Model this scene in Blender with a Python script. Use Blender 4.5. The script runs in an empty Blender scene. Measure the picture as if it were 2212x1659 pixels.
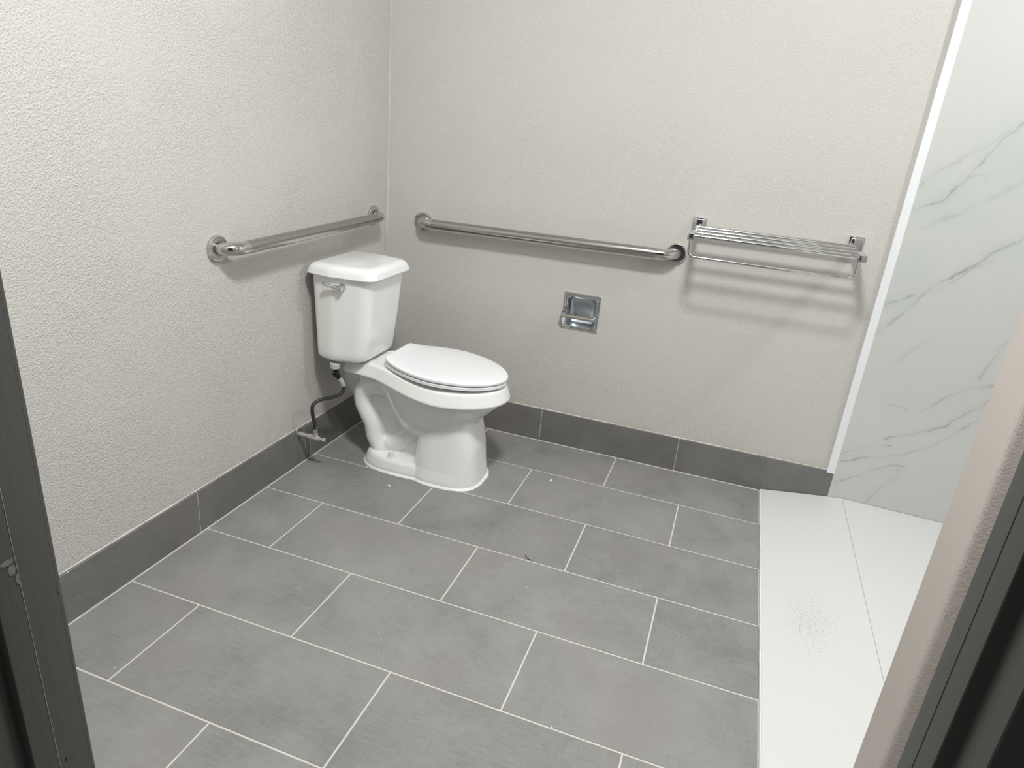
import bpy, bmesh, math, random
import numpy as np
from mathutils import Vector, Matrix, noise

# ------------------------------------------------------------------ camera, world, lights
scn = bpy.context.scene
COL = scn.collection
CAM = (1.48872, -2.73193, 1.36095)
yaw, pitch, roll = 0.300306, -0.371512, 0.091136
cy, sy, cp, sp = math.cos(yaw), math.sin(yaw), math.cos(pitch), math.sin(pitch)
fw = Vector((-sy*cp, cy*cp, sp)); rt = Vector((cy, sy, 0)); up = rt.cross(fw)
r2 = math.cos(roll)*rt + math.sin(roll)*up
u2 = -math.sin(roll)*rt + math.cos(roll)*up
cam = bpy.data.objects.new('camera', bpy.data.cameras.new('camera'))
COL.objects.link(cam)
cam.matrix_world = Matrix(((r2.x, u2.x, -fw.x, CAM[0]), (r2.y, u2.y, -fw.y, CAM[1]),
                           (r2.z, u2.z, -fw.z, CAM[2]), (0, 0, 0, 1)))
cam.data.sensor_width = 36.0
cam.data.lens = 36.0*1465.5/2212
cam.data.clip_start = 0.02
scn.camera = cam
scn.view_settings.view_transform = 'Standard'
scn.view_settings.look = 'None'
scn.view_settings.gamma = 1.0
scn.view_settings.use_curve_mapping = False
scn.view_settings.exposure = 0.23

w = bpy.data.worlds.new('world'); scn.world = w; w.use_nodes = True
w.node_tree.nodes['Background'].inputs[0].default_value = (0.8, 0.85, 0.9, 1)
w.node_tree.nodes['Background'].inputs[1].default_value = 0.05

def area(name, loc, target, sx, sy_, power, color=(1, 1, 1)):
    l = bpy.data.lights.new(name, 'AREA'); l.shape = 'RECTANGLE'
    l.size = sx; l.size_y = sy_; l.energy = power; l.color = color
    o = bpy.data.objects.new(name, l); COL.objects.link(o)
    o.location = loc
    d = Vector(target) - Vector(loc)
    o.rotation_euler = d.to_track_quat('-Z', 'Y').to_euler()
    return o
area('ceiling_lamp_light', (1.30, -1.80, 2.76), (1.25, -1.70, 0), 0.30, 0.30, 50, (1, 0.995, 0.985))
area('shower_lamp_light', (2.72, -0.62, 2.35), (1.6, -0.70, 0.6), 0.16, 0.16, 9.5, (0.97, 0.99, 1.0))
area('corridor_fill_light', (0.6, -4.2, 2.40), (0.6, -4.2, 0), 0.6, 0.6, 8, (1, 0.98, 0.96))  # weak fill added to lift the door frame, no actual corridor fixture

# ------------------------------------------------------------------ material helpers
class NT:
    def __init__(s, name):
        s.m = bpy.data.materials.new(name); s.m.use_nodes = True
        s.t = s.m.node_tree; s.b = s.t.nodes['Principled BSDF']
    def n(s, typ, **kw):
        nd = s.t.nodes.new(typ)
        for k, v in kw.items(): setattr(nd, k, v)
        return nd
    def l(s, a, b): s.t.links.new(a, b)
    def math(s, op, a, b=None, c=None, clamp=False):
        nd = s.n('ShaderNodeMath', operation=op); nd.use_clamp = clamp
        for i, v in enumerate((a, b, c)):
            if v is None: continue
            if isinstance(v, (int, float)): nd.inputs[i].default_value = v
            else: s.l(v, nd.inputs[i])
        return nd.outputs[0]
    def obj(s, scale=(1, 1, 1)):
        tc = s.n('ShaderNodeNewGeometry'); mp = s.n('ShaderNodeMapping')
        s.l(tc.outputs['Position'], mp.inputs[0]); mp.inputs['Scale'].default_value = scale
        return mp.outputs[0]
    def noise(s, scale, detail=2, rough=0.5, dist=0, vec=None):
        nd = s.n('ShaderNodeTexNoise'); nd.inputs['Scale'].default_value = scale
        nd.inputs['Detail'].default_value = detail; nd.inputs['Roughness'].default_value = rough
        nd.inputs['Distortion'].default_value = dist
        s.l(vec if vec is not None else s.obj(), nd.inputs['Vector'])
        return nd.outputs['Fac']
    def ramp(s, fac, stops):
        nd = s.n('ShaderNodeValToRGB'); e = nd.color_ramp.elements
        while len(e) < len(stops): e.new(0.5)
        for el, (p, c) in zip(e, stops):
            el.position = p; el.color = (c, c, c, 1) if isinstance(c, (int, float)) else (*c, 1)
        s.l(fac, nd.inputs[0]); return nd.outputs[0]
    def mix(s, fac, a, b, blend='MIX'):
        nd = s.n('ShaderNodeMix', data_type='RGBA', blend_type=blend)
        for i, v in ((0, fac), (6, a), (7, b)):
            if isinstance(v, (int, float)): nd.inputs[i].default_value = v
            elif isinstance(v, tuple): nd.inputs[i].default_value = (*v, 1)
            else: s.l(v, nd.inputs[i])
        return nd.outputs[2]
    def bump(s, h, strength, dist, normal=None):
        nd = s.n('ShaderNodeBump'); nd.inputs['Strength'].default_value = strength
        nd.inputs['Distance'].default_value = dist; s.l(h, nd.inputs['Height'])
        if normal is not None: s.l(normal, nd.inputs['Normal'])
        return nd.outputs[0]
    def set(s, base=None, rough=None, metal=None, normal=None, **kw):
        for k, v in (('Base Color', base), ('Roughness', rough), ('Metallic', metal), ('Normal', normal)):
            if v is None: continue
            if isinstance(v, tuple): s.b.inputs[k].default_value = (*v, 1)
            elif isinstance(v, (int, float)): s.b.inputs[k].default_value = v
            else: s.l(v, s.b.inputs[k])
        for k, v in kw.items(): s.b.inputs[k.replace('_', ' ')].default_value = v
        return s.m

def plaster(name, col, strength=0.55, smooth_low=True):
    s = NT(name)
    big = s.noise(1.3, 3); tint = s.mix(s.ramp(big, [(0.35, 0.0), (0.65, 1.0)]), tuple(c*0.965 for c in col), col)
    # yellowish old adhesive smears just above the skirting
    gz = s.n('ShaderNodeSeparateXYZ'); s.l(s.obj(), gz.inputs[0])
    edge = s.math('MULTIPLY', s.math('SUBTRACT', 0.185, gz.outputs[2]), 22, clamp=True)
    smear = s.math('MULTIPLY', edge, s.ramp(s.noise(7, 3), [(0.42, 0.0), (0.62, 0.8)]))
    tint = s.mix(smear, tint, (col[0]*0.93, col[1]*0.88, col[2]*0.74))
    a = s.noise(210, 2, 0.5, 0.4)
    a = s.ramp(a, [(0.36, 0.0), (0.66, 1.0)])
    b = s.noise(95, 2, 0.5, 0.3)
    fine = s.noise(600, 2)
    h = s.math('ADD', s.math('MULTIPLY', a, 0.7), s.math('MULTIPLY', b, 0.7))
    h = s.math('ADD', h, s.math('MULTIPLY', fine, 0.12))
    # patches where the texture was worked flatter
    patch = s.ramp(s.noise(2.2, 2), [(0.36, 0.45), (0.6, 1.0)])
    h = s.math('MULTIPLY', h, patch)
    return s.set(base=tint, rough=0.62, normal=s.bump(h, strength, 0.0036), Specular_IOR_Level=0.35)

WALLC = (0.562, 0.548, 0.517)
M_wall = plaster('painted_orange_peel_plaster', WALLC)
M_wallb = plaster('painted_lighter_textured_plaster', WALLC, 0.32)
M_walls = plaster('painted_plaster_on_stub', (0.57, 0.53, 0.495), 0.13)
s = NT('smooth_painted_plaster')
M_wall_smooth = s.set(base=(0.56, 0.515, 0.475), rough=0.6, normal=s.bump(s.noise(160, 2), 0.3, 0.001))
s = NT('ceiling_paint'); M_ceil = s.set(base=(0.82, 0.81, 0.79), rough=0.8, normal=s.bump(s.noise(90, 2), 0.3, 0.002))

s = NT('white_shower_side'); M_white = s.set(base=(0.78, 0.78, 0.77), rough=0.35, normal=s.bump(s.noise(90, 2), 0.05, 0.001))
def tilemat(name, col, rot=False):
    s = NT(name)
    at = s.n('ShaderNodeAttribute', attribute_name='tint')
    cloud = s.noise(5.5, 5, 0.62, 0.4)
    streak = s.noise(1.0, 4, 0.6, 0, s.obj((22, 130, 60)))
    cross = s.noise(1.0, 4, 0.6, 0, s.obj((150, 26, 60)))
    v = s.math('ADD', s.math('MULTIPLY', cloud, 0.55), s.math('ADD', s.math('MULTIPLY', streak, 0.3), s.math('MULTIPLY', cross, 0.2)))
    v = s.math('ADD', v, s.math('MULTIPLY', s.math('SUBTRACT', at.outputs['Fac'], 0.5), 0.10))
    c = s.ramp(v, [(0.36, tuple(x*0.80 for x in col)), (0.52, col), (0.70, tuple(x*1.20 for x in col))])
    warm = s.ramp(s.noise(2.6, 2), [(0.55, 0.0), (0.72, 0.55)])
    c = s.mix(warm, c, (col[0]*1.08, col[1]*0.96, col[2]*0.96))
    # specks of dried paint
    sp_ = s.ramp(s.noise(75, 1, 0.4), [(0.81, 0.0), (0.825, 1.0)])
    c = s.mix(sp_, c, (0.6, 0.6, 0.58))
    rg = s.ramp(cloud, [(0.3, 0.50), (0.7, 0.62)])
    return s.set(base=c, rough=rg, normal=s.bump(streak, 0.08, 0.001), Specular_IOR_Level=0.35)
M_tile = tilemat('grey_porcelain_tile', (0.240, 0.241, 0.232))
M_btile = tilemat('grey_porcelain_skirting_tile', (0.165, 0.165, 0.160))
s = NT('pale_grout')
M_grout = s.set(base=s.mix(s.noise(30, 3), (0.50, 0.48, 0.44), (0.66, 0.645, 0.61)), rough=0.8)
s = NT('beige_caulk')
M_caulk = s.set(base=s.mix(s.noise(40, 3), (0.52, 0.50, 0.45), (0.64, 0.625, 0.59)), rough=0.7)
s = NT('white_caulk'); M_wcaulk = s.set(base=s.mix(s.noise(60, 2), (0.78, 0.78, 0.77), (0.88, 0.88, 0.87)), rough=0.45)

def ceramic(name, col, rough=0.13):
    s = NT(name)
    c = s.mix(s.noise(3, 2), tuple(x*0.985 for x in col), col)
    return s.set(base=c, rough=rough, Coat_Weight=0.4, Coat_Roughness=0.06)
M_cer = ceramic('white_glazed_china', (0.85, 0.855, 0.84))
M_seat = ceramic('white_moulded_seat', (0.82, 0.845, 0.86), 0.3)
M_lid = ceramic('white_glazed_lid', (0.83, 0.845, 0.85))

def metal(name, col, rough, brushed=None):
    s = NT(name)
    if brushed:
        nz = s.noise(1.0, 3, 0.6, 0, s.obj(brushed))
        rg = s.math('ADD', s.math('MULTIPLY', nz, 0.12), rough-0.06)
        return s.set(base=s.mix(nz, tuple(c*0.86 for c in col), col), rough=rg, metal=1.0)
    nz = s.noise(18, 2)
    rg = s.math('ADD', s.math('MULTIPLY', nz, 0.05), rough)
    return s.set(base=col, rough=rg, metal=1.0)
M_brushX = metal('brushed_stainless_x', (0.47, 0.455, 0.435), 0.25, (6, 500, 500))
M_brushY = metal('brushed_stainless_y', (0.47, 0.455, 0.435), 0.25, (500, 6, 500))
M_polish = metal('polished_stainless', (0.60, 0.59, 0.565), 0.08)
M_chrome = metal('chrome', (0.66, 0.67, 0.675), 0.05)
M_chrome_b = metal('bluish_chrome', (0.50, 0.54, 0.585), 0.24)
M_grease = metal('grimy_steel', (0.30, 0.27, 0.26), 0.3)

def simple(name, col, rough=0.5, metal=0.0, bs=200, st=0.15):
    s = NT(name)
    return s.set(base=s.mix(s.noise(bs*0.3, 3), tuple(c*0.85 for c in col), col), rough=rough, metal=metal,
                 normal=s.bump(s.noise(bs, 2), st, 0.0006))
s = NT('white_vinyl_trim'); M_trim = s.set(base=(0.78, 0.80, 0.825), rough=0.4, normal=s.bump(s.noise(60, 2), 0.02, 0.0005))
M_nut = simple('translucent_white_plastic', (0.55, 0.55, 0.53), 0.4)
M_black = simple('black_rubber', (0.016, 0.015, 0.015), 0.5)
M_tag = simple('printed_paper_tag', (0.62, 0.62, 0.60), 0.6)
M_pvalve = simple('paint_spattered_chrome', (0.52, 0.51, 0.49), 0.45, 0.35, 90)
s = NT('braided_hose')
wv = s.n('ShaderNodeTexWave', wave_type='BANDS', bands_direction='DIAGONAL'); wv.inputs['Scale'].default_value = 260
s.l(s.obj(), wv.inputs['Vector'])
M_hose = s.set(base=s.mix(wv.outputs['Fac'], (0.008, 0.008, 0.008), (0.055, 0.055, 0.052)), rough=0.4, normal=s.bump(wv.outputs['Fac'], 0.3, 0.0006))

s = NT('dark_grey_painted_frame')
gr = s.noise(1.0, 4, 0.6, 0.3, s.obj((170, 170, 5)))
sc = s.ramp(s.noise(26, 3, 0.6), [(0.72, 0.0), (0.76, 1.0)])
c = s.mix(gr, (0.056, 0.058, 0.052), (0.078, 0.080, 0.073))
c = s.mix(s.math('MULTIPLY', sc, 0.0), c, (0.2, 0.2, 0.19))
M_frame = s.set(base=c, rough=0.42, normal=s.bump(gr, 0.22, 0.0010))
s = NT('smooth_dark_grey_paint_lit')  # same frame paint, smoother; light on the right jamb put in as paler colour
M_frame_lit = s.set(base=s.mix(s.noise(6, 3), (0.078, 0.081, 0.074), (0.092, 0.095, 0.088)), rough=0.45, normal=s.bump(s.noise(1.0, 3, 0.6, 0, s.obj((120, 120, 6))), 0.08, 0.0008))
M_framedark = simple('dark_brown_rubbed_frame', (0.04, 0.036, 0.033), 0.5)
M_scuff = simple('scuffed_bare_spot', (0.17, 0.165, 0.155), 0.6)
M_seamfaint = simple('faint_seam_paint', (0.12, 0.122, 0.115), 0.5)
M_seamline = simple('worn_seam_paint', (0.30, 0.30, 0.28), 0.6)

# shower pan with sandy grit on the ramp
s = NT('white_textured_pan')
geo = s.n('ShaderNodeNewGeometry')
sep = s.n('ShaderNodeSeparateXYZ'); s.l(geo.outputs['Position'], sep.inputs[0])
dx = s.math('SUBTRACT', sep.outputs[0], 1.90); dy = s.math('SUBTRACT', sep.outputs[1], -0.83)
d2 = s.math('ADD', s.math('MULTIPLY', s.math('MULTIPLY', dx, dx), 130), s.math('MULTIPLY', s.math('MULTIPLY', dy, dy), 42))
blob = s.math('POWER', 2.718, s.math('MULTIPLY', d2, -1.0))
dy2 = s.math('SUBTRACT', sep.outputs[1], -0.95); dx2 = s.math('SUBTRACT', sep.outputs[0], 1.93)
d3 = s.math('ADD', s.math('MULTIPLY', s.math('MULTIPLY', dx2, dx2), 45), s.math('MULTIPLY', s.math('MULTIPLY', dy2, dy2), 5))
blob2 = s.math('POWER', 2.718, s.math('MULTIPLY', d3, -1.0))
grit = s.noise(340, 2, 0.5)
th = s.math('SUBTRACT', 0.745, s.math('ADD', s.math('MULTIPLY', blob, 0.115), s.math('MULTIPLY', blob2, 0.05)))
g = s.math('MULTIPLY', s.math('SUBTRACT', grit, th), 30, clamp=True)
onramp = s.math('LESS_THAN', sep.outputs[0], 2.065)
g = s.math('MULTIPLY', g, onramp)
c = s.mix(s.math('MULTIPLY', g, 0.75), (0.64, 0.65, 0.64), (0.16, 0.19, 0.17))
M_pan = s.set(base=c, rough=0.35, normal=s.bump(s.noise(650, 2), 0.12, 0.0006))
M_panedge = simple('pan_seam', (0.42, 0.42, 0.40), 0.6)

s = NT('white_marble_panel')
at = s.n('ShaderNodeAttribute', attribute_name='vein')
at2 = s.n('ShaderNodeAttribute', attribute_name='cloud')
bc = s.mix(s.noise(2.0, 3), (0.535, 0.55, 0.535), (0.575, 0.585, 0.57))
bc = s.mix(at2.outputs['Fac'], bc, (0.48, 0.545, 0.515))
brk = s.ramp(s.noise(30, 4, 0.6), [(0.30, 0.35), (0.62, 1.0)])
c = s.mix(s.math('MULTIPLY', at.outputs['Fac'], brk), bc, (0.20, 0.215, 0.21))
M_marble = s.set(base=c, rough=0.22, Coat_Weight=0.3, Coat_Roughness=0.1)

# ------------------------------------------------------------------ mesh helpers
def empty(name, loc, label, cat, group=None):
    o = bpy.data.objects.new(name, None); COL.objects.link(o); o.location = loc
    o.empty_display_size = 0.05
    o['label'] = label; o['category'] = cat
    if group: o['group'] = group
    return o
def tag(o, label=None, cat=None, kind=None, group=None):
    for k, v in (('label', label), ('category', cat), ('kind', kind), ('group', group)):
        if v: o[k] = v
    return o
def obj(name, bm, mats, parent=None, smooth=None):
    """bm is in world coordinates; the object sits at its parent's origin"""
    me = bpy.data.meshes.new(name)
    if not isinstance(mats, (list, tuple)): mats = [mats]
    off = Vector((0, 0, 0)); q = parent
    while q is not None: off += q.location; q = q.parent
    bmesh.ops.translate(bm, verts=bm.verts, vec=-off)
    bmesh.ops.recalc_face_normals(bm, faces=bm.faces)
    if smooth is not None:
        for f in bm.faces: f.smooth = True
    bm.to_mesh(me); bm.free()
    for m in mats: me.materials.append(m)
    if smooth is not None: me.set_sharp_from_angle(angle=math.radians(smooth))
    o = bpy.data.objects.new(name, me); COL.objects.link(o)
    if parent is not None: o.parent = parent
    return o
def bx(bm, lo, hi, mat=0, bevel=0.0, seg=2):
    vs = [bm.verts.new((x, y, z)) for x in (lo[0], hi[0]) for y in (lo[1], hi[1]) for z in (lo[2], hi[2])]
    fs = [bm.faces.new([vs[i] for i in q]) for q in ((0,1,3,2),(4,6,7,5),(0,4,5,1),(2,3,7,6),(0,2,6,4),(1,5,7,3))]
    for f in fs: f.material_index = mat
    bmesh.ops.recalc_face_normals(bm, faces=fs)
    if bevel > 0:
        es = list({e for f in fs for e in f.edges})
        r = bmesh.ops.bevel(bm, geom=es, offset=bevel, segments=seg, affect='EDGES', profile=0.5)
        for f in r['faces']: f.material_index = mat
    return vs
def loft(bm, rings, cap=True, mat=0, closed=False):
    R = [[bm.verts.new(p) for p in r] for r in rings]
    n = len(R[0])
    pairs = list(zip(R[:-1], R[1:])) + ([(R[-1], R[0])] if closed else [])
    for a, b in pairs:
        for i in range(n):
            f = bm.faces.new((a[i], a[(i+1) % n], b[(i+1) % n], b[i])); f.material_index = mat
    if cap and not closed:
        bm.faces.new(R[0][::-1]).material_index = mat; bm.faces.new(R[-1]).material_index = mat
    return R
def catmull(pts, per=8, closed=False):
    P = [Vector(p) for p in pts]; n = len(P); out = []
    rng = range(n) if closed else range(n-1)
    for i in rng:
        p1, p2 = P[i], P[(i+1) % n]
        p0 = P[i-1] if (closed or i > 0) else 2*p1-p2
        p3 = P[(i+2) % n] if (closed or i+2 < n) else 2*p2-p1
        for k in range(per):
            t = k/per
            out.append(0.5*((2*p1)+(p2-p0)*t+(2*p0-5*p1+4*p2-p3)*t*t+(3*p1-p0-3*p2+p3)*t**3))
    if not closed: out.append(P[-1])
    return out
def tube(bm, pts, r, seg=20, mat=0, cap=True, sc=None):
    """swept circle; r number or list"""
    P = [Vector(p) for p in pts]; n = len(P); rings = []
    t0 = (P[1]-P[0]).normalized()
    ref = Vector((0, 0, 1)) if abs(t0.z) < 0.9 else Vector((1, 0, 0))
    nrm = t0.cross(ref).normalized()
    for i in range(n):
        t = (P[min(i+1, n-1)]-P[max(i-1, 0)]).normalized()
        nrm = (nrm - t*nrm.dot(t)).normalized(); bn = t.cross(nrm)
        rr = r[i] if isinstance(r, (list, tuple)) else r
        ring = []
        for k in range(seg):
            a = 2*math.pi*k/seg
            v = nrm*math.cos(a)*rr + bn*math.sin(a)*rr
            if sc: v = Vector((v.x*sc[0], v.y*sc[1], v.z*sc[2]))
            ring.append(P[i]+v)
        rings.append(ring)
    loft(bm, rings, cap, mat)
def lathe(bm, origin, axis, prof, seg=32, mat=0):
    """prof = [(distance along axis, radius)]"""
    ax = Vector(axis).normalized(); ref = Vector((0, 0, 1)) if abs(ax.z) < 0.9 else Vector((1, 0, 0))
    u = ax.cross(ref).normalized(); v = ax.cross(u); o = Vector(origin)
    rings = [[o+ax*d+(u*math.cos(2*math.pi*k/seg)+v*math.sin(2*math.pi*k/seg))*max(r, 1e-5) for k in range(seg)] for d, r in prof]
    loft(bm, rings, True, mat)
def roundpoly(corners, seg=8):
    """corners [(x,y,r)] counter-clockwise -> rounded outline"""
    out = []; n = len(corners)
    for i in range(n):
        p = Vector(corners[i][:2]); a = Vector(corners[i-1][:2]); b = Vector(corners[(i+1) % n][:2]); r = corners[i][2]
        da = (a-p).normalized(); db = (b-p).normalized()
        ang = da.angle(db); t = min(r/math.tan(ang/2), 0.49*(a-p).length, 0.49*(b-p).length)
        s0 = p+da*t; s1 = p+db*t
        for k in range(seg+1):
            q = k/seg
            out.append((s0*(1-q)**2 + p*2*q*(1-q)*1.0 + s1*q*q))
    return out
def inset(outline, c, d):
    """move outline points toward their inside by distance d (approximate, via normals)"""
    n = len(outline); res = []
    area_ = sum(outline[i][0]*outline[(i+1) % n][1]-outline[(i+1) % n][0]*outline[i][1] for i in range(n))
    sg = 1 if area_ > 0 else -1
    for i in range(n):
        j = 1
        while (Vector(outline[(i+j) % n])-Vector(outline[i-j])).length < 1e-6: j += 1
        t = (Vector(outline[(i+j) % n])-Vector(outline[i-j])).normalized()
        res.append(Vector((outline[i][0]-t.y*d*sg, outline[i][1]+t.x*d*sg)))
    return res
def prism(bm, poly, z0, z1, mat=0):
    return loft(bm, [[(p[0], p[1], z0) for p in poly], [(p[0], p[1], z1) for p in poly]], True, mat)

# ------------------------------------------------------------------ room shell
H = 2.80
XR = 2.90            # right wall of the shower alcove
YF = -2.24           # room side of the entrance wall
K = 0.0045           # the left wall runs a touch out of square
def xl(y): return K*y
bm = bmesh.new()
prism(bm, [(xl(0.15)-0.01, 0.01), (xl(0.15)-0.13, 0.01), (xl(-2.6)-0.13, -2.40), (xl(-2.6)-0.01, -2.40)], 0.0, H)
tag(obj('wall_left', bm, M_wall), 'pale grey-beige orange-peel plaster wall behind the toilet tank', 'wall', 'structure')
bm = bmesh.new(); hx0, hx1, hz0, hz1 = 0.848, 0.983, 0.560, 0.694     # opening for the recessed paper holder
for lo, hi in (((-0.14, 0.01, 0.0), (hx0, 0.13, H)), ((hx1, 0.01, 0.0), (XR+0.12, 0.13, H)),
               ((hx0, 0.01, 0.0), (hx1, 0.13, hz0)), ((hx0, 0.01, hz1), (hx1, 0.13, H))): bx(bm, lo, hi)
tag(obj('wall_back', bm, M_wallb), 'pale grey-beige plaster wall carrying the long grab bar and towel rack', 'wall', 'structure')
bm = bmesh.new(); bx(bm, (XR, -2.40, 0.0), (XR+0.12, 0.01, H))
tag(obj('wall_right', bm, M_white), 'shower side wall at far right', 'wall', 'structure')
# entrance wall around the door opening
bm = bmesh.new()
bx(bm, (-0.13, YF-0.115, 0), (0.735, YF, H)); bx(bm, (1.735, YF-0.085, 0), (XR+0.12, YF, H)); bx(bm, (0.735, YF-0.115, 2.09), (1.735, YF, H))
tag(obj('wall_front', bm, M_wall), 'wall around the entrance opening', 'wall', 'structure')
# stub wall closing the shower
bm = bmesh.new()
pts = roundpoly([(1.913, -1.640, 0.012), (XR+0.05, -1.640, 0.0001), (XR+0.05, -1.522, 0.0001), (1.913, -1.522, 0.004)], 5)
R = prism(bm, pts, 0.0, H)
bm.faces.ensure_lookup_table()
for f in bm.faces:
    c = f.calc_center_median()
    f.material_index = 1 if (c.x < 1.9165 and c.y > -1.636) else 0
tag(obj('wall_stub', bm, [M_walls, M_wall_smooth]), 'narrow beige plastered wall end standing beside the shower pan', 'wall', 'structure')
bm = bmesh.new(); bx(bm, (-0.14, -2.40, H), (XR+0.12, 0.13, H+0.08))
tag(obj('ceiling', bm, M_ceil), 'white ceiling', 'ceiling', 'structure')

# floor: individual 12 x 24 inch tiles laid in running bond, bevelled, over a grout bed
bm = bmesh.new(); tint = bm.faces.layers.float.new('tint'); rnd = random.Random(4)
TH, SH, P_, Q_, W0 = -0.0039, -0.0039, 0.30601, 0.6115, 0.2762
cth, sth = math.cos(TH), math.sin(TH)
def G(gx, gy, z): return (gx*cth-gy*sth+SH*gy, gx*sth+gy*cth, z)
gw = 0.0021
def tile(x0, x1, y0, y1):
    v = rnd.random(); e = 0.0009; zt = 0.0; zb = -0.0016
    o = [G(x0+gw, y0+gw, zb), G(x1-gw, y0+gw, zb), G(x1-gw, y1-gw, zb), G(x0+gw, y1-gw, zb)]
    t = [G(x0+gw+e, y0+gw+e, zt), G(x1-gw-e, y0+gw+e, zt), G(x1-gw-e, y1-gw-e, zt), G(x0+gw+e, y1-gw-e, zt)]
    o = [bm.verts.new(p) for p in o]; t = [bm.verts.new(p) for p in t]
    fs = [bm.faces.new(t)]+[bm.faces.new((o[i], o[(i+1) % 4], t[(i+1) % 4], t[i])) for i in range(4)]
    for f in fs: f[tint] = v
XMAX = XR
for k in range(0, 15):
    y1 = 0.008 if k == 0 else -(W0+(k-1)*P_); y0 = -(W0+k*P_)
    j = (0.545 if k % 2 == 0 else 0.239) - Q_
    while j < XMAX:
        x0, x1 = max(j, -0.010), min(j+Q_, XMAX)
        if x1-x0 > 0.012: tile(x0, x1, y0, y1)
        j += Q_
f = bm.faces.new([bm.verts.new(p) for p in ((-0.2, 0.02, -0.0010), (XR+0.05, 0.02, -0.0010), (XR+0.05, -4.6, -0.0010), (-0.2, -4.6, -0.0010))])
f.material_index = 1
f = bm.faces.new([bm.verts.new(p) for p in ((-0.2, 0.02, -0.05), (XR+0.05, 0.02, -0.05), (XR+0.05, -4.6, -0.05), (-0.2, -4.6, -0.05))])
f.material_index = 1
tag(obj('floor', bm, [M_tile, M_grout]), 'grey rectangular floor tiles in running bond with pale grout', 'floor', 'structure')

# skirting tiles
BH = 0.1545
def skirting(name, fn, joints, label):
    bm = bmesh.new(); tl = bm.faces.layers.float.new('tint')
    for a, b in zip(joints[:-1], joints[1:]):
        n0 = len(bm.faces); v = rnd.random()
        g_ = 0.0014
        vs = bx(bm, (a+g_, 0, 0.0025), (b-g_, 0.0095, BH), 0, 0.0012, 1)
        bm.faces.ensure_lookup_table()
        for f in bm.faces[n0:]: f[tl] = v
    bx(bm, (joints[0], 0.0018, 0.0), (joints[-1], 0.0099, BH-0.002), 1)
    bx(bm, (joints[0], -0.0034, -0.002), (joints[-1], 0.004, 0.0026), 1, 0.0012, 1)
    # uneven caulk along the top
    n = 220; L = joints[-1]-joints[0]; rings = []
    for i in range(n+1):
        s_ = joints[0]+L*i/n; hh = 0.0015+0.0045*max(0, noise.noise(Vector((s_*9, 3.1, 0)))+0.15)+0.0015*noise.noise(Vector((s_*60, 1, 0)))
        dd = 0.0002+0.0035*abs(noise.noise(Vector((s_*14, 7.7, 0))))
        rings.append([(s_, 0.0098, BH-0.001), (s_, 0.0098-dd-0.003, BH-0.001), (s_, 0.0098-dd, BH+hh*0.5), (s_, 0.0103, BH+hh)])
    loft(bm, rings, True, 2)
    for v in bm.verts: v.co = Vector(fn(v.co.x, v.co.y, v.co.z))
    return tag(obj(name, bm, [M_btile, M_grout, M_caulk]), label, 'baseboard', 'structure')
skirting('baseboard_back', lambda s_, d, z: (s_, d, z), [0.0, 0.183, 0.796, 1.409, 2.0255], 'row of grey skirting tiles along the back wall')
skirting('baseboard_left', lambda s_, d, z: (-d+xl(s_), s_, z), [-2.24, -1.832, -1.222, -0.611, 0.0], 'row of grey skirting tiles along the left wall')

# uneven filler bead down the inside corner
bm = bmesh.new(); rings = []
for i in range(161):
    z = BH+(H-BH)*i/160; r = 0.0030+0.0022*abs(noise.noise(Vector((z*7, 0, 4))))+0.001*noise.noise(Vector((z*40, 2, 4)))
    ox = -0.0095+0.0012*noise.noise(Vector((z*5, 9, 1)))
    rings.append([(ox+r*math.cos(a), 0.0095+r*math.sin(a), z) for a in [k*math.pi/4 for k in range(8)]])
loft(bm, rings)
tag(obj('trim_2', bm, M_caulk, smooth=60), 'thin pale filler bead down the corner between left and back wall', 'trim', 'structure')

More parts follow.
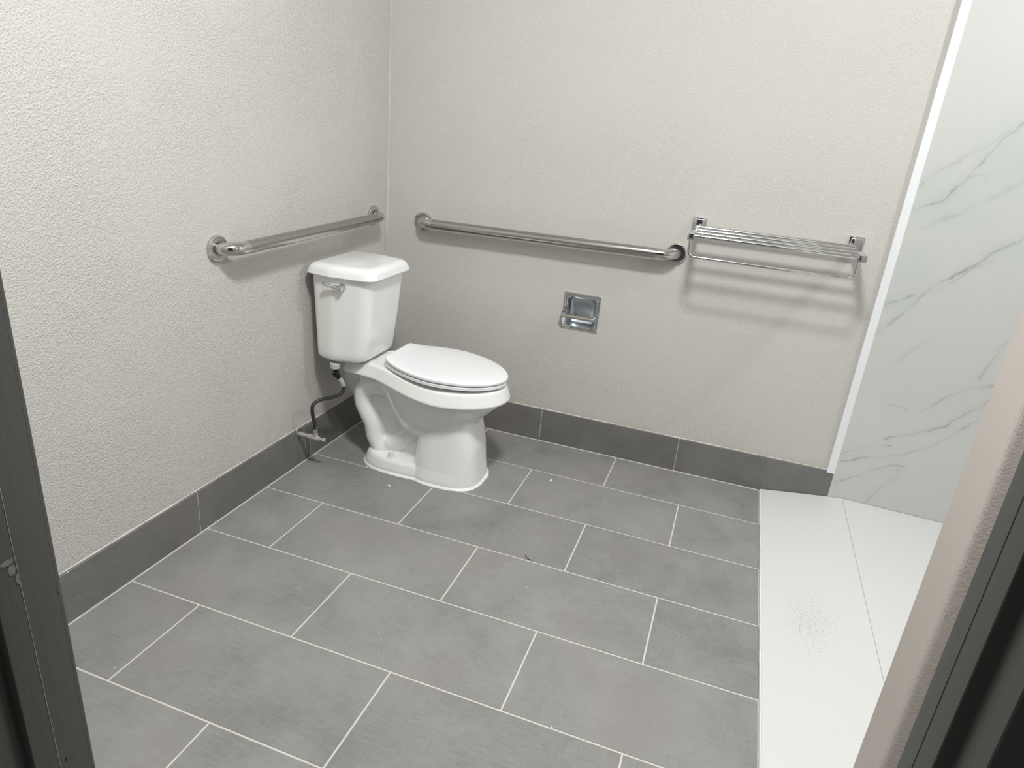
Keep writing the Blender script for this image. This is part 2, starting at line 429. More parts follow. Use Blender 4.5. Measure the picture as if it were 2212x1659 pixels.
# ------------------------------------------------------------------ shower: panel, trim strip, pan
veins = [ # (points on the back wall x,z), strength, width
([(2.032,1.185),(2.069,1.206),(2.114,1.218),(2.133,1.253),(2.145,1.273),(2.165,1.304),(2.183,1.321)], .75, .0042),
([(2.183,1.321),(2.219,1.316)], .6, .003),
([(2.168,1.313),(2.195,1.378),(2.224,1.429),(2.271,1.487),(2.33,1.55),(2.42,1.61)], .55, .005),
([(2.031,1.267),(2.055,1.298),(2.084,1.324)], .6, .003),
([(2.084,1.324),(2.124,1.346),(2.158,1.387),(2.195,1.415),(2.237,1.46)], .28, .007),
([(2.062,1.119),(2.168,1.192),(2.244,1.252),(2.327,1.306)], .25, .008),
([(2.50,1.20),(2.44,1.165),(2.383,1.128),(2.351,1.108),(2.316,1.082),(2.281,1.052),(2.248,1.016),(2.217,0.986),(2.186,0.955)], .8, .006),
([(2.186,0.955),(2.142,0.905),(2.118,0.865),(2.075,0.803),(2.031,0.74)], .6, .0035),
([(2.313,1.057),(2.267,1.025),(2.235,0.982),(2.18,0.93)], .5, .0035),
([(2.029,0.853),(2.068,0.875),(2.11,0.894)], .75, .0032),
([(2.127,0.652),(2.18,0.725),(2.219,0.753)], .28, .006),
([(2.249,0.473),(2.325,0.549),(2.393,0.596),(2.434,0.615),(2.52,0.66)], .5, .004),
([(2.028,0.235),(2.108,0.287),(2.149,0.304),(2.193,0.309)], .5, .003),
([(2.168,0.329),(2.21,0.362),(2.27,0.395),(2.346,0.432),(2.382,0.474),(2.438,0.544),(2.466,0.586),(2.55,.66)], .75, .0035),
([(2.035,0.208),(2.107,0.237),(2.183,0.259)], .65, .003),
([(2.183,0.259),(2.258,0.304),(2.33,0.356),(2.387,0.415),(2.439,0.48)], .5, .004),
([(2.037,0.115),(2.107,0.157),(2.175,0.203),(2.226,0.233),(2.255,0.244)], .65, .003),
([(2.16,0.055),(2.202,0.125),(2.241,0.197),(2.247,0.226)], .6, .003),
([(2.138,0.471),(2.188,0.471),(2.202,0.463)], .35, .005),
([(2.395,0.628),(2.41,0.694),(2.438,0.787)], .4, .005),
([(2.60,0.9),(2.68,1.0),(2.80,1.08),(2.9,1.2)], .6, .004), ([(2.55,1.7),(2.66,1.78),(2.78,1.95),(2.9,2.0)], .6, .004),
]
X0, X1, Z0, Z1, st = 2.0245, XR, 0.036, 2.20, 0.0036
nx, nz = int((X1-X0)/st), int((Z1-Z0)/st)
gx = np.linspace(X0, X1, nx+1); gz = np.linspace(Z0, Z1, nz+1)
GX, GZ = np.meshgrid(gx, gz)
rs = np.random.RandomState(3)
WX = GX.copy(); WZ = GZ.copy()
for amp, fr in ((.0035, 22), (.0022, 60), (.0013, 150), (.0009, 320)):      # irregular fractal wander
    for _ in range(3):
        for T_ in (WX, WZ):
            th_ = rs.uniform(0, 6.28); T_ += amp*.6*np.sin(fr*rs.uniform(.7, 1.4)*(GX*math.cos(th_)+GZ*math.sin(th_))+rs.uniform(0, 6.28))
MOD = np.zeros_like(GX)
for _ in range(8):
    th_ = rs.uniform(0, 6.28); MOD += np.sin(rs.uniform(25, 70)*(GX*math.cos(th_)+GZ*math.sin(th_))+rs.uniform(0, 6.28))
MOD = 1/(1+np.exp(-MOD))
V = np.zeros_like(GX); CL = np.zeros_like(GX)
for pl, stg, wd in veins:
    D = np.full_like(GX, 9.0)
    for (ax, az), (bx_, bz) in zip(pl[:-1], pl[1:]):
        vx, vz = bx_-ax, bz-az; L2 = vx*vx+vz*vz
        t = np.clip(((WX-ax)*vx+(WZ-az)*vz)/L2, 0, 1)
        D = np.minimum(D, np.hypot(WX-ax-t*vx, WZ-az-t*vz))
    V = np.maximum(V, stg*(.45+.75*MOD)*np.exp(-(D/(wd*(.30+.50*MOD)))**1.3)+0.13*stg*np.exp(-(D/0.018)**2))
for cx_, cz_, rx, rz, a in ((2.14, 1.22, .16, .12, .6), (2.30, 1.38, .14, .12, .7), (2.08, 1.0, .09, .13, .45), (2.07, .86, .07, .06, .4), (2.35, 1.08, .1, .05, .4)):
    CL = np.maximum(CL, a*np.exp(-((GX-cx_)/rx)**2-((GZ-cz_)/rz)**2))
verts = [(float(x), -0.001, float(z)) for x, z in zip(GX.ravel(), GZ.ravel())]
W_ = nx+1
faces = [(j*W_+i, j*W_+i+1, (j+1)*W_+i+1, (j+1)*W_+i) for j in range(nz) for i in range(nx)]
nfront = len(verts)
verts += [(X0, 0.0098, Z0), (X1, 0.0098, Z0), (X1, 0.0098, Z1), (X0, 0.0098, Z1)]
a, b, c, d = nfront, nfront+1, nfront+2, nfront+3
faces += [(a, d, c, b),
          tuple([a]+[i for i in range(nx+1)][::1]+[b])[::-1] if False else (a, b, nx, 0)]
faces += [(d, nz*W_, nz*W_+nx, c), (a, 0, nz*W_, d), (b, c, nz*W_+nx, nx)]
me = bpy.data.meshes.new('shower_wall_panel'); me.from_pydata(verts, [], faces)
for nm, arr in (('vein', V), ('cloud', CL)):
    A = me.attributes.new(nm, 'FLOAT', 'POINT')
    A.data.foreach_set('value', np.concatenate([arr.ravel(), np.zeros(4)]).astype(np.float32))
me.materials.append(M_marble)
o = bpy.data.objects.new('shower_wall_panel', me); COL.objects.link(o)
tag(o, 'white marble-look shower wall panel with thin grey diagonal veins', 'wall panel')
bm = bmesh.new(); bx(bm, (1.9965, -0.0035, BH-0.008), (2.0255, 0.0099, 2.26), 0, 0.0012, 2)
tag(obj('trim_1', bm, M_trim), 'flat white vertical trim strip between plaster wall and marble panel', 'trim', 'structure')

pan = empty('shower_pan', (2.30, -0.76, 0.0), 'white low-threshold shower pan with a gritty entry ramp', 'shower pan')
SX = 2.079
bm = bmesh.new()
prof = [(1.7715, 0.0005), (1.7715, 0.0085), (1.7740, 0.0105), (1.90, 0.0275), (2.04, 0.0455), (SX-0.0012, 0.0483), (SX-0.0007, 0.0475), (SX-0.0007, 0.0005)]
rings = []
N = 60
for i in range(N+1):
    y = -0.0035-(1.520-0.0035)*i/N; dxx = 0.0016*noise.noise(Vector((y*11, 0, 2)))
    rings.append([(x+(dxx if x < 1.78 else 0), y, z) for x, z in prof])
loft(bm, rings); obj('entry_ramp', bm, M_pan, pan)
bm = bmesh.new()
prof = [(SX+0.0007, 0.0005), (SX+0.0007, 0.0475), (SX+0.0015, 0.0485), (2.14, 0.0480), (2.45, 0.0400), (2.80, 0.0460), (XR-0.002, 0.050), (XR-0.002, 0.0005)]
loft(bm, [[(x, y, z) for x, z in prof] for y in np.linspace(-0.0035, -1.520, 30)])
obj('basin_floor', bm, M_pan, pan)
bm = bmesh.new()
bx(bm, (SX-0.0008, -1.519, 0.001), (SX+0.0008, -0.0036, 0.0468))
obj('seam', bm, M_panedge, pan)
bm = bmesh.new(); rings = []
for i in range(121):
    y = 0.0-1.52*i/120; r = 0.0028+0.0018*abs(noise.noise(Vector((y*13, 5, 0))))+0.0012*noise.noise(Vector((y*50, 1, 3)))
    rings.append([(1.7705+r*math.cos(q), y, 0.0035+1.6*r*math.sin(q)) for q in [k*math.pi/3 for k in range(6)]])
loft(bm, rings); 
obj('edge_caulk', bm, M_wcaulk, pan, smooth=60)

# ------------------------------------------------------------------ door frame
door = bpy.data.objects.new('door_1', None); COL.objects.link(door); door.location = (1.23, -2.30, 0)
tag(door, 'dark grey painted door frame around the entrance opening', 'door frame', 'structure')
XL, XRJ = 0.7765, 1.6885
def jamb(poly, name='jamb'):
    bm = bmesh.new(); prism(bm, poly, 0.0, 2.05); return bm
YL0, YL1 = -2.732+0.4135, -2.36
bm = jamb(roundpoly([(XL-0.05, -2.255, .001), (XL-0.05, YL1, .001), (XL-0.015, YL1, .002), (XL-0.015, YL0, .001), (XL, YL0, .002), (XL, -2.2425, .0045), (XL-0.041, -2.2385, .001), (XL-0.041, -2.255, .001)], 3))
lj = obj('jamb', bm, M_frame, door, smooth=25); lj['label'] = 'left dark grey jamb with a chipped scuff'
bm = bmesh.new()   # paint ridge where the stop meets the jamb
n = 90
rings = [[(XL-0.0006, -2.2905+dd+0.0008*noise.noise(Vector((z*3, 1, 1))), z) for dd in (0,)] for z in (0,)]
rings = []
for i in range(n+1):
    z = 2.05*i/n; oy = -2.2890+0.0010*noise.noise(Vector((z*3, 1, 1))); ww = 0.0009+0.0005*noise.noise(Vector((z*25, 1, 6)))
    rings.append([(XL-0.0005, oy-ww, z), (XL+0.0006, oy-ww*0.4, z), (XL+0.0006, oy+ww*0.4, z), (XL-0.0005, oy+ww, z)])
loft(bm, rings); obj('seam', bm, M_seamline, door)
bm = bmesh.new(); bx(bm, (XL-.0005, -2.2481, 0.0), (XL+.0002, -2.2477, 2.05)); obj('seam', bm, M_seamfaint, door)
bm = bmesh.new()
def scuff(bm, y, z, ry, rz, sd):
    vs = [bm.verts.new((XL+0.0006, y+ry*math.cos(a)*(0.75+0.5*noise.noise(Vector((math.cos(a)*2, math.sin(a)*2, sd)))), z+rz*math.sin(a)*(0.75+0.5*noise.noise(Vector((math.sin(a)*2, math.cos(a)*2, sd+3)))))) for a in [k*math.pi/10 for k in range(20)]]
    c_ = [bm.verts.new((XL-0.0006, v.co.y, v.co.z)) for v in vs]
    bm.faces.new(vs); bm.faces.new(c_[::-1])
    for i in range(20): bm.faces.new((vs[i], c_[i], c_[(i+1) % 20], vs[(i+1) % 20]))
scuff(bm, -2.2990, 0.844, 0.0095, 0.0045, 1.0)
scuff(bm, -2.2955, 0.832, 0.0055, 0.0090, 5.0)
scuff(bm, -2.2915, 0.817, 0.0030, 0.0085, 4.0)
scuff(bm, -2.2475, 0.769, 0.0012, 0.0065, 7.0)
bm2 = bmesh.new(); scuff(bm2, -2.2795, 0.518, 0.0013, 0.004, 2.0); obj('screw_hole', bm2, M_black, door)
sc1 = obj('scuff', bm, M_scuff, door); sc1['label'] = 'pale chipped scuff on the left jamb'
YR0 = -2.732+0.437
bm = jamb(roundpoly([(XRJ+0.051, -2.333, .001), (XRJ+0.051, -2.2385, .001), (XRJ, -2.2425, .0045), (XRJ, YR0, .002), (XRJ+0.010, YR0, .001), (XRJ+0.010, -2.333, .003)], 3)[::-1])
rj = obj('jamb', bm, M_frame_lit, door, smooth=25); rj['label'] = 'right dark grey jamb'
bm = bmesh.new(); rings = []
for i in range(n+1):
    z = 2.05*i/n; oy = -2.2685; ww = 0.0007
    rings.append([(XRJ+0.0005, oy-ww, z), (XRJ-0.0005, oy-ww*0.4, z), (XRJ-0.0005, oy+ww*0.4, z), (XRJ+0.0005, oy+ww, z)])
loft(bm, rings); obj('seam', bm, M_seamfaint, door)
bm = bmesh.new(); bx(bm, (XL-0.05, -2.32, 2.05), (XRJ+0.051, -2.2385, 2.10), 0, 0.002)
obj('head', bm, M_frame, door)
# corridor side of the right jamb: recessed edge strip catching a little light
bm = bmesh.new(); bx(bm, (XRJ+0.0535, -2.350, 0.0), (XRJ+0.0565, -2.3345, 2.05), 0, 0.0006, 1)
obj('weather_strip', bm, M_polish, door)

# ------------------------------------------------------------------ toilet
YC = -0.463
T = empty('toilet', (0.44, YC, 0.0), 'white two-piece elongated toilet standing against the left wall', 'toilet')
def sym(pts, per=6):
    """half outline (x, halfwidth) from back centre to front centre -> closed outline in world xy"""
    up_ = catmull([(x, h, 0) for x, h in pts], per)
    up_ = [(p.x, max(p.y, 0)) for p in up_]
    return [(x, YC-h) for x, h in up_] + [(x, YC+h) for x, h in up_[-2:0:-1]]
def ell(x0, x1, hw, z, n=56, e=2.0, xc=None):
    c_ = (x0+x1)/2 if xc is None else xc; out = []
    for k in range(n):
        a = 2*math.pi*k/n; ca, sa = math.cos(a), math.sin(a)
        A = (x1-c_) if ca > 0 else (c_-x0)
        out.append((c_+A*math.copysign(abs(ca)**(2/e), ca), YC+hw*math.copysign(abs(sa)**(2/e), sa), z))
    return out
bm = bmesh.new()
rimpts = [(.105,0),(.107,.05),(.112,.085),(.135,.100),(.20,.108),(.27,.122),(.34,.148),(.42,.174),(.50,.187),(.58,.185),(.65,.165),(.71,.128),(.752,.078),(.771,.035),(.776,0)]
ro = sym(rimpts)
def rz(d, z): return [(p[0], p[1], z) for p in inset(ro, None, d)]
loft(bm, [rz(.030, .354), rz(.006, .358), rz(-.002, .362), rz(-.002, .368), rz(.011, .406), rz(.014, .414), rz(.03, .416)])
for v in bm.verts:
    t = max(0.0, min(1.0, (.58-v.co.x)/.30)); t = t*t*(3-2*t)
    q = max(0.0, min(1.0, (.24-v.co.x)/.06))
    v.co.z += t*(.023-.012*q if v.co.z > .39 else .026)
# bowl underside
loft(bm, [ell(.40,.50,.05,.165,e=2), ell(.355,.55,.082,.178,xc=.45), ell(.325,.60,.108,.205,xc=.46), ell(.30,.655,.130,.25,xc=.47),
          ell(.275,.700,.146,.295,xc=.48), ell(.25,.742,.162,.335,xc=.50), ell(.23,.755,.170,.368,xc=.50), ell(.24,.74,.16,.40,xc=.5)])
# pedestal
loft(bm, [ell(.415,.700,.135,.0,e=3.0,xc=.54), ell(.416,.698,.134,.02,e=3.0,xc=.54), ell(.424,.692,.125,.06,e=3.2,xc=.55), ell(.430,.684,.114,.15,e=3.4,xc=.55),
          ell(.438,.666,.107,.24,e=3.6,xc=.55), ell(.442,.654,.104,.31,e=3.6,xc=.55), ell(.46,.64,.09,.36,e=2.5,xc=.56)])
# foot plate
loft(bm, [ell(.190,.62,.124,.0,e=2.6,xc=.36), ell(.190,.62,.124,.018,e=2.6,xc=.36), ell(.198,.62,.116,.045,e=2.6,xc=.36), ell(.206,.62,.108,.056,e=2.6,xc=.36)])
# central web
bx(bm, (.21, YC-.030, .02), (.50, YC+.030, .33))
bx(bm, (.17, YC-.060, .30), (.45, YC+.060, .385))
# trapway: down leg and up leg
tube(bm, catmull([(.38,YC,.330),(.31,YC,.345),(.232,YC,.335),(.182,YC,.300),(.178,YC,.250),(.198,YC,.205),(.222,YC,.160),(.234,YC,.105),(.268,YC,.050)], 6), .050, 24, sc=(1,1.5,1))
tube(bm, catmull([(.255,YC,.075),(.31,YC,.085),(.345,YC,.105),(.39,YC,.15),(.43,YC,.20),(.47,YC,.25)], 6), [.046]*31, 24, sc=(1,1.3,1))
tube(bm, catmull([(.33,YC,.29),(.345,YC,.25),(.385,YC,.205),(.43,YC,.185),(.50,YC,.18)], 6), [.030]*25, 20, sc=(1,3.0,1))
bowl = obj('bowl', bm, M_cer, T, smooth=180)
rm = bowl.modifiers.new('remesh', 'REMESH'); rm.mode = 'VOXEL'; rm.voxel_size = 0.0032; rm.use_smooth_shade = True
sm = bowl.modifiers.new('smooth', 'SMOOTH'); sm.factor = 0.5; sm.iterations = 4
# caulk round the foot
bm = bmesh.new()
foot = []
for k in range(96):
    a = 2*math.pi*k/96; d_ = Vector((math.cos(a), math.sin(a)))
    best = 0
    for (x0, x1, hw, xc, e) in ((.415,.700,.135,.54,3.0), (.190,.62,.124,.36,2.6)):
        # radius from common centre (.44) by marching
        r = 0.0
        while r < 0.4:
            px, py = .44+d_.x*r-xc, d_.y*r
            A = (x1-xc) if px > 0 else (xc-x0)
            if abs(px/A)**e+abs(py/hw)**e > 1: break
            r += 0.001
        best = max(best, r)
    foot.append((.44+d_.x*best, YC+d_.y*best))
rings = []
for k, (x, y) in enumerate(foot):
    nn = Vector((x-.44, y-YC)).normalized(); wv_ = 0.0075+0.002*noise.noise(Vector((x*20, y*20, 0)))
    rings.append([(x-nn.x*.004, y-nn.y*.004, .0), (x+nn.x*wv_, y+nn.y*wv_, .0003), (x+nn.x*wv_*.6, y+nn.y*wv_*.6, .005), (x-nn.x*.002, y-nn.y*.002, .009)])
loft(bm, rings, closed=True); cb = obj('caulk_bead', bm, M_wcaulk, T, smooth=60)
for sgn in (-1, 1):
    bm = bmesh.new(); lathe(bm, (.335, YC+sgn*.092, .048), (0, 0, 1), [(0, .0150), (.012, .0150), (.014, .0125), (.028, .0115), (.035, .009), (.037, .002)])
    obj('bolt_cap', bm, M_cer, T, smooth=45)
# tank
YT = YC-0.010
def tank_ring(xb, xf, hb, hf, z, d=0.0):
    xm = xb+0.40*(xf-xb); hq = hb-.018
    o_ = roundpoly([(xb, YT-hq, .045), (xm, YT-hb, .10), (xf, YT-hf, .055), (xf, YT+hf, .055), (xm, YT+hb, .10), (xb, YT+hq, .045)], 10)
    if d:
        mx, hx = (xb+xf)/2, (xf-xb)/2
        o_ = [(mx+(p[0]-mx)*(hx-d)/hx, YT+(p[1]-YT)*(hb-d)/hb) for p in o_]
    return [(p[0], p[1], z) for p in o_]
bm = bmesh.new()
loft(bm, [tank_ring(.032,.222,.148,.122,.438,.024), tank_ring(.031,.226,.151,.126,.441,.012), tank_ring(.030,.229,.154,.129,.447,.004), tank_ring(.028,.232,.156,.131,.458), tank_ring(.027,.235,.156,.132,.48), tank_ring(.022,.250,.158,.138,.60),
          tank_ring(.016,.266,.163,.145,.776), tank_ring(.016,.266,.163,.145,.777,.02)])
obj('tank', bm, M_cer, T, smooth=35)
bm = bmesh.new()
L = lambda z, d: tank_ring(.001,.288,.179,.158,z,d)
loft(bm, [L(.7745,.03), L(.7735,.004), L(.7745,.001), L(.777,.0), L(.793,.005), L(.801,.009), L(.8075,.016), L(.8115,.024), L(.8135,.034), L(.8145,.042)])
obj('tank_lid', bm, M_lid, T, smooth=35)
# flush lever on the chamfered front of the tank
P1 = Vector((.014+.40*.252, YT-.162, .740)); P2 = Vector((.260, YT-.146, .740))
dirv = (P2-P1).normalized(); nv = Vector((dirv.y, -dirv.x, 0))
if nv.x < 0 and nv.y > 0: nv = -nv
hub = P1+dirv*0.047-nv*0.004
lev = bmesh.new(); lathe(lev, hub-nv*.004, nv, [(0,.016),(.006,.016),(.009,.013),(.012,.011),(.022,.010),(.028,.0115),(.034,.008),(.036,.001)], 24)
lever = obj('flush_lever', lev, M_chrome, T, smooth=40)
arm = bmesh.new(); h0 = hub+nv*.020
tube(arm, catmull([h0, h0-dirv*.018+Vector((0,0,.001)), h0-dirv*.040+Vector((0,0,.004))+nv*.002, h0-dirv*.068+Vector((0,0,.010))+nv*.002], 6), [.0085]*4+[.007]*5+[.0062]*5+[.0066]*4+[.0045], 14)
obj('lever_arm', arm, M_chrome, lever, smooth=50)
# seat and lid
seatpts = [(.303,0),(.303,.045),(.303,.088),(.305,.100),(.314,.110),(.345,.130),(.42,.163),(.50,.180),(.57,.174),(.64,.152),(.70,.115),(.742,.068),(.760,.030),(.765,0)]
so = sym(seatpts)
S = lambda d, z: [(p[0], p[1], z) for p in inset(so, None, d)]
def scaled(k, z): return [(.53+(p[0]-.53)*k, YC+(p[1]-YC)*k, z) for p in so]
def tilt(bm):      # the seat sits a little higher at its hinges
    for v in bm.verts: v.co.z += (0.765-v.co.x)*0.044
bm = bmesh.new()
inner = [(.50+(p[0]-.50)*.62, YC+(p[1]-YC)*.58) for p in so]
I = lambda z, s_=1: [(p[0], p[1], z) for p in inner]
loft(bm, [S(.006,.4225), S(.002,.4245), S(.002,.434), S(.006,.4365), I(.4365), I(.4225)], closed=True)
tilt(bm)
st_ = obj('seat', bm, M_seat, T, smooth=35)
for px_, py_ in ((.36, .12), (.36, -.12), (.66, .10), (.66, -.10)):
    bm = bmesh.new(); bx(bm, (px_-.012, YC+py_-.007, .4125), (px_+.012, YC+py_+.007, .4235+(.765-px_)*.044), 0, .002); obj('bumper', bm, M_nut, st_)
bm = bmesh.new()
loft(bm, [S(.008,.4395), S(.001,.4415), S(.0,.446), S(.001,.4505), S(.005,.4535), S(.012,.4548), scaled(.80,.4570), scaled(.45,.4582), scaled(.15,.4585)])
tilt(bm)
for v in bm.verts:      # rear edge of the lid curls up over the hinges
    v.co.z += .010*max(0.0, (.375-v.co.x)/.072)**2
obj('seat_lid', bm, M_seat, T, smooth=40)
for sgn in (-1, 1):
    bm = bmesh.new(); bx(bm, (.290, YC+sgn*.070-.020, .4145), (.318, YC+sgn*.070+.020, .452), 0, .004, 3)
    obj('hinge', bm, M_seat, T, smooth=40)

# ------------------------------------------------------------------ water supply
V = empty('shutoff_valve', (0.0, -0.690, 0.139), 'small paint-spattered shutoff valve low on the left wall beside the toilet', 'valve')
VY, VZ = -0.690, 0.138
bm = bmesh.new(); lathe(bm, (-.006, VY, VZ), (1, 0, 0), [(0,.0085),(.048,.0085),(.049,.010),(.058,.010),(.059,.0085)], 20); obj('stub_pipe', bm, M_pvalve, V, smooth=40)
bm = bmesh.new()
lathe(bm, (.050, VY, VZ), (1, 0, 0), [(0,.011),(.012,.011),(.013,.009),(.018,.009),(.019,.0115),(.036,.0115),(.037,.009),(.044,.009)], 8)
lathe(bm, (.077, VY, VZ), (0, 0, 1), [(0,.009),(.020,.009),(.021,.007),(.024,.007)], 8)
obj('valve_body', bm, M_pvalve, V, smooth=25)
bm = bmesh.new()
lathe(bm, (.094, VY, VZ), (1, 0, 0), [(0,.004),(.014,.004),(.0145,.006)], 12)
lathe(bm, (.106, VY, VZ), (1, 0, 0), [(0,.006),(.003,.009),(.012,.008),(.014,.004)], 6)
obj('handle', bm, M_pvalve, V, smooth=25)
bm = bmesh.new()
tube(bm, [(0.0012, VY+.020*math.cos(a), VZ+.022*math.sin(a)+.004) for a in [math.pi*(0.1+0.095*k) for k in range(11)]], .0016, 8)
obj('wall_ring', bm, M_pvalve, V, smooth=60)

HS = empty('supply_hose', (0.075, VY, VZ+0.025), 'black braided supply hose curving from the shutoff valve up to the tank', 'hose')
path = catmull([(.077,VY,.172),(.076,-.694,.205),(.073,-.702,.250),(.077,-.700,.285),(.092,-.668,.297),(.106,-.615,.290),(.118,-.573,.293),(.124,-.563,.318),(.122,-.580,.352),(.117,-.600,.385),(.115,-.606,.410)], 8)
bm = bmesh.new(); tube(bm, path, .0070, 16); obj('hose', bm, M_hose, HS, smooth=60)
bm = bmesh.new(); lathe(bm, (.077, VY, .1625), (0, 0, 1), [(0,.0095),(.012,.0095),(.013,.008),(.026,.0075)], 6); obj('compression_nut', bm, M_polish, HS, smooth=25)
bm = bmesh.new()
ring = []
def knurl(z, r): return [(.115+(r+.0012*(k % 2))*math.cos(2*math.pi*k/40), -.607+(r+.0012*(k % 2))*math.sin(2*math.pi*k/40), z) for k in range(40)]
loft(bm, [knurl(.408,.008), knurl(.409,.014), knurl(.413,.0175), knurl(.4305,.0195), knurl(.4325,.017)])
obj('coupling_nut', bm, M_nut, HS)
bm = bmesh.new(); tube(bm, [p for p in path if .368 < p.z < .402], .0105, 16); lathe(bm, (.112,-.600,.372), (-.1,-.55,.55), [(0,.003),(.03,.003),(.031,.001)], 8); obj('sleeve', bm, M_black, HS, smooth=50)
bm = bmesh.new(); tube(bm, [p for p in path[-42:] if .322 < p.z < .372], .0092, 14); tg = obj('paper_tag', bm, M_tag, HS, smooth=50); tg['label'] = 'white printed tag wrapped round the hose'

# ------------------------------------------------------------------ grab bars
def grab_bar(name_, p0, p1, out, mat, label):
    """p0,p1 flange centres on the wall, out = direction off the wall"""
    p0, p1, out = Vector(p0), Vector(p1), Vector(out); ax = (p1-p0).normalized()
    root = empty('grab_bar', (p0+p1)/2, label, 'grab bar', 'stainless grab bars round the toilet')
    D = .059; rb = .052; pts = []
    def arc(c_, a_dir, b_dir, n=10):
        return [c_+a_dir*rb*math.cos(t)+b_dir*rb*math.sin(t) for t in [math.pi/2*k/n for k in range(n+1)]]
    pts += [p0+out*.004, p0+out*(D-rb)]
    pts += arc(p0+out*(D-rb)+ax*rb, -ax, out)[1:]
    pts2 = arc(p1+out*(D-rb)-ax*rb, out, ax)
    bm = bmesh.new(); tube(bm, pts+[p0+out*D+ax*(rb+.020)], .0200, 28); 
    tube(bm, [p1+out*D-ax*(rb+.020)]+pts2+[p1+out*.004], .0200, 28)
    tube(bm, [p0+out*D+ax*(rb+.018), p1+out*D-ax*(rb+.018)], .0203, 28, 1)
    obj('bar', bm, [M_polish, mat], root, smooth=50)
    for p in (p0, p1):
        bm = bmesh.new(); lathe(bm, p-out*.0015, out, [(0,.0400),(.0110,.0400),(.0125,.0392),(.0134,.0375),(.0138,.035),(.0140,.0240),(.0115,.0232),(.0115,.0195)], 40)
        obj('flange', bm, M_polish, root, smooth=30)
grab_bar('grab_bar', (xl(-1.05)-.01, -1.050, .917), (xl(-.1)-.01, -.118, .930), (1, 0, 0), M_brushY, 'shorter stainless grab bar above the toilet tank on the left wall')
grab_bar('grab_bar', (.170, .01, .913), (1.262, .01, .925), (0, -1, 0), M_brushX, 'longer stainless grab bar along the back wall')

# ------------------------------------------------------------------ towel rack
RK = empty('towel_rack', (1.605, 0.01, 1.04), 'chrome towel rack of four rails with a lower towel bar', 'towel rack')
XA, XB = 1.321, 1.886
for x in (XA, XB):
    bm = bmesh.new()
    cx_ = x+.008 if x == XA else x-.002
    bx(bm, (cx_-.026, .0035, 1.020), (cx_+.026, .0105, 1.073), 0, .002); bx(bm, (cx_-.021, -.012, 1.025), (cx_+.021, .0040, 1.068), 0, .003)
    obj('wall_plate', bm, M_chrome, RK, smooth=35)
    bm = bmesh.new()
    z0, z1 = (1.014, 1.038)
    vs = bx(bm, (x-.012, -.212, z0), (x+.012, .002, z1), 0, .0015)
    obj('arm', bm, M_chrome, RK, smooth=35)
for i, (y, z) in enumerate(((-.048, 1.042), (-.096, 1.037), (-.144, 1.032), (-.192, 1.027))):
    bm = bmesh.new(); tube(bm, [(XA+.008, y, z), (XB-.008, y, z)], .0072, 16); obj('rail', bm, M_chrome, RK, smooth=50)
bm = bmesh.new()
yb = -.200; zb = .954; r_ = .024
xs, xe = XA-.001, XB-.012
pts = [(xs, yb, 1.020), (xs, yb, zb+r_)]+[(xs+r_-r_*math.cos(t), yb, zb+r_-r_*math.sin(t)) for t in [math.pi/2*k/8 for k in range(1, 9)]]
pts += [(xe-r_+r_*math.sin(t), yb, zb+r_-r_*math.cos(t)) for t in [math.pi/2*k/8 for k in range(0, 9)]]+[(xe, yb, 1.020)]
tube(bm, pts, .0050, 14); obj('towel_bar', bm, M_chrome, RK, smooth=60)

# ------------------------------------------------------------------ recessed paper holder
TP = empty('toilet_paper_holder', (.915, 0.01, .626), 'square chrome recessed toilet paper holder with an empty roller', 'toilet paper holder')
x0, x1, z0, z1 = .836, .995, .548, .706
bm = bmesh.new()
def sq(ins, y, rr=.0015): 
    return [(p[0], y, p[1]) for p in roundpoly([(x0+ins, z0+ins, rr), (x1-ins, z0+ins, rr), (x1-ins, z1-ins, rr), (x0+ins, z1-ins, rr)], 6)]
rg = [sq(0, .0102), sq(0, .0065), sq(.0025, .0045), sq(.006, .0045), sq(.0075, .0058), sq(.013, .0058, .020), sq(.0145, .0040, .020), sq(.0165, .0058, .020)]
loft(bm, rg, cap=False)
obj('face_plate', bm, M_chrome, TP, smooth=30)
bm = bmesh.new()
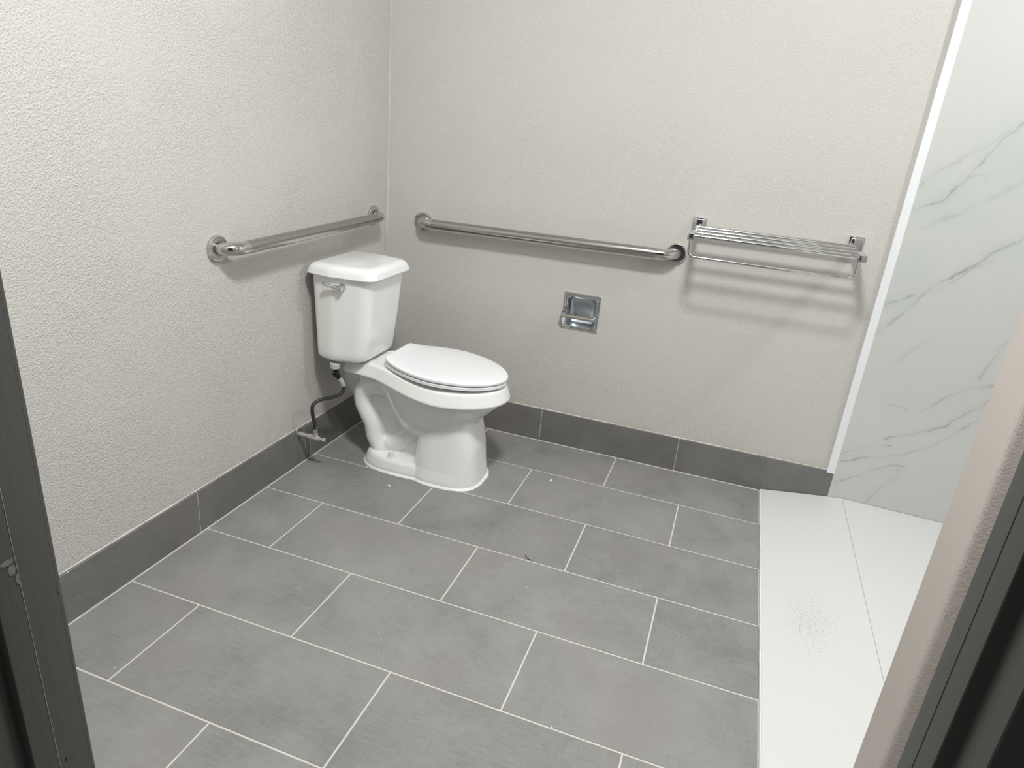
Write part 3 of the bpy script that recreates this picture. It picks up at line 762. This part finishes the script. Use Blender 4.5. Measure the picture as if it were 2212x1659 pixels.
# pocket: rounded opening running back into the wall, its floor and roof curving to the back
loft(bm, [sq(.0160, .0060, .020), sq(.0175, .016, .020), sq(.0195, .032, .022), sq(.024, .046, .024), sq(.034, .054, .024), sq(.050, .0575, .02)], cap=False)
bm.faces.new([bm.verts.new(p) for p in sq(.050, .0575, .02)])
bmesh.ops.remove_doubles(bm, verts=bm.verts, dist=1e-6)
obj('pocket', bm, M_chrome_b, TP, smooth=30)
bm = bmesh.new()
zr = z0+.060
tube(bm, [(x0+.004, -.030, zr+.004), (x1-.018, -.030, zr+.004)], .0088, 20)
obj('roller', bm, M_polish, TP, smooth=50)
for xx in (x0-.001, x1-.016):
    bm = bmesh.new()
    tube(bm, catmull([(xx+.002, .007, zr+.018), (xx+.001, -.010, zr+.008), (xx, -.030, zr+.004)], 5), [.0035]*11, 10)
    lathe(bm, (xx-.004, -.030, zr+.004), (1, 0, 0), [(0,.003),(.002,.0062),(.007,.0062),(.009,.004)], 14)
    obj('roller_arm', bm, M_chrome, TP, smooth=50)

# ------------------------------------------------------------------ crumbs left on the floor
def crumb(name_, x, y, pts, h, mat, label, cat):
    bm = bmesh.new()
    loft(bm, [[(x+a, y+b, 0.0001) for a, b in pts], [(x+a*.95, y+b*.95, h*.7) for a, b in pts], [(x+a*.6, y+b*.6, h) for a, b in pts]])
    o = obj(name_, bm, mat); o['label'] = label; o['category'] = cat
    return o
crumb('paint_chip', .950, -.3346, [(-.0035,-.009),(.003,-.010),(.004,.004),(.002,.010),(-.003,.008)], .003, M_wcaulk,
      'larger white paint chip on the floor tile right of the toilet', 'paint chip')
crumb('paint_chip', .3906, -.6718, [(-.008,-.0022),(.006,-.0030),(.008,.001),(-.002,.003)], .002, M_wcaulk,
      'small white paint chip on the floor just in front of the toilet foot', 'paint chip')
bm = bmesh.new()
tube(bm, catmull([(1.014,-.866,.0016),(1.022,-.880,.0022),(1.034,-.886,.0016),(1.043,-.884,.0014)], 5), .0011, 6)
o = obj('twig', bm, M_black, smooth=60); o['label'] = 'tiny dark curled sliver lying on a grout line mid floor'; o['category'] = 'debris'
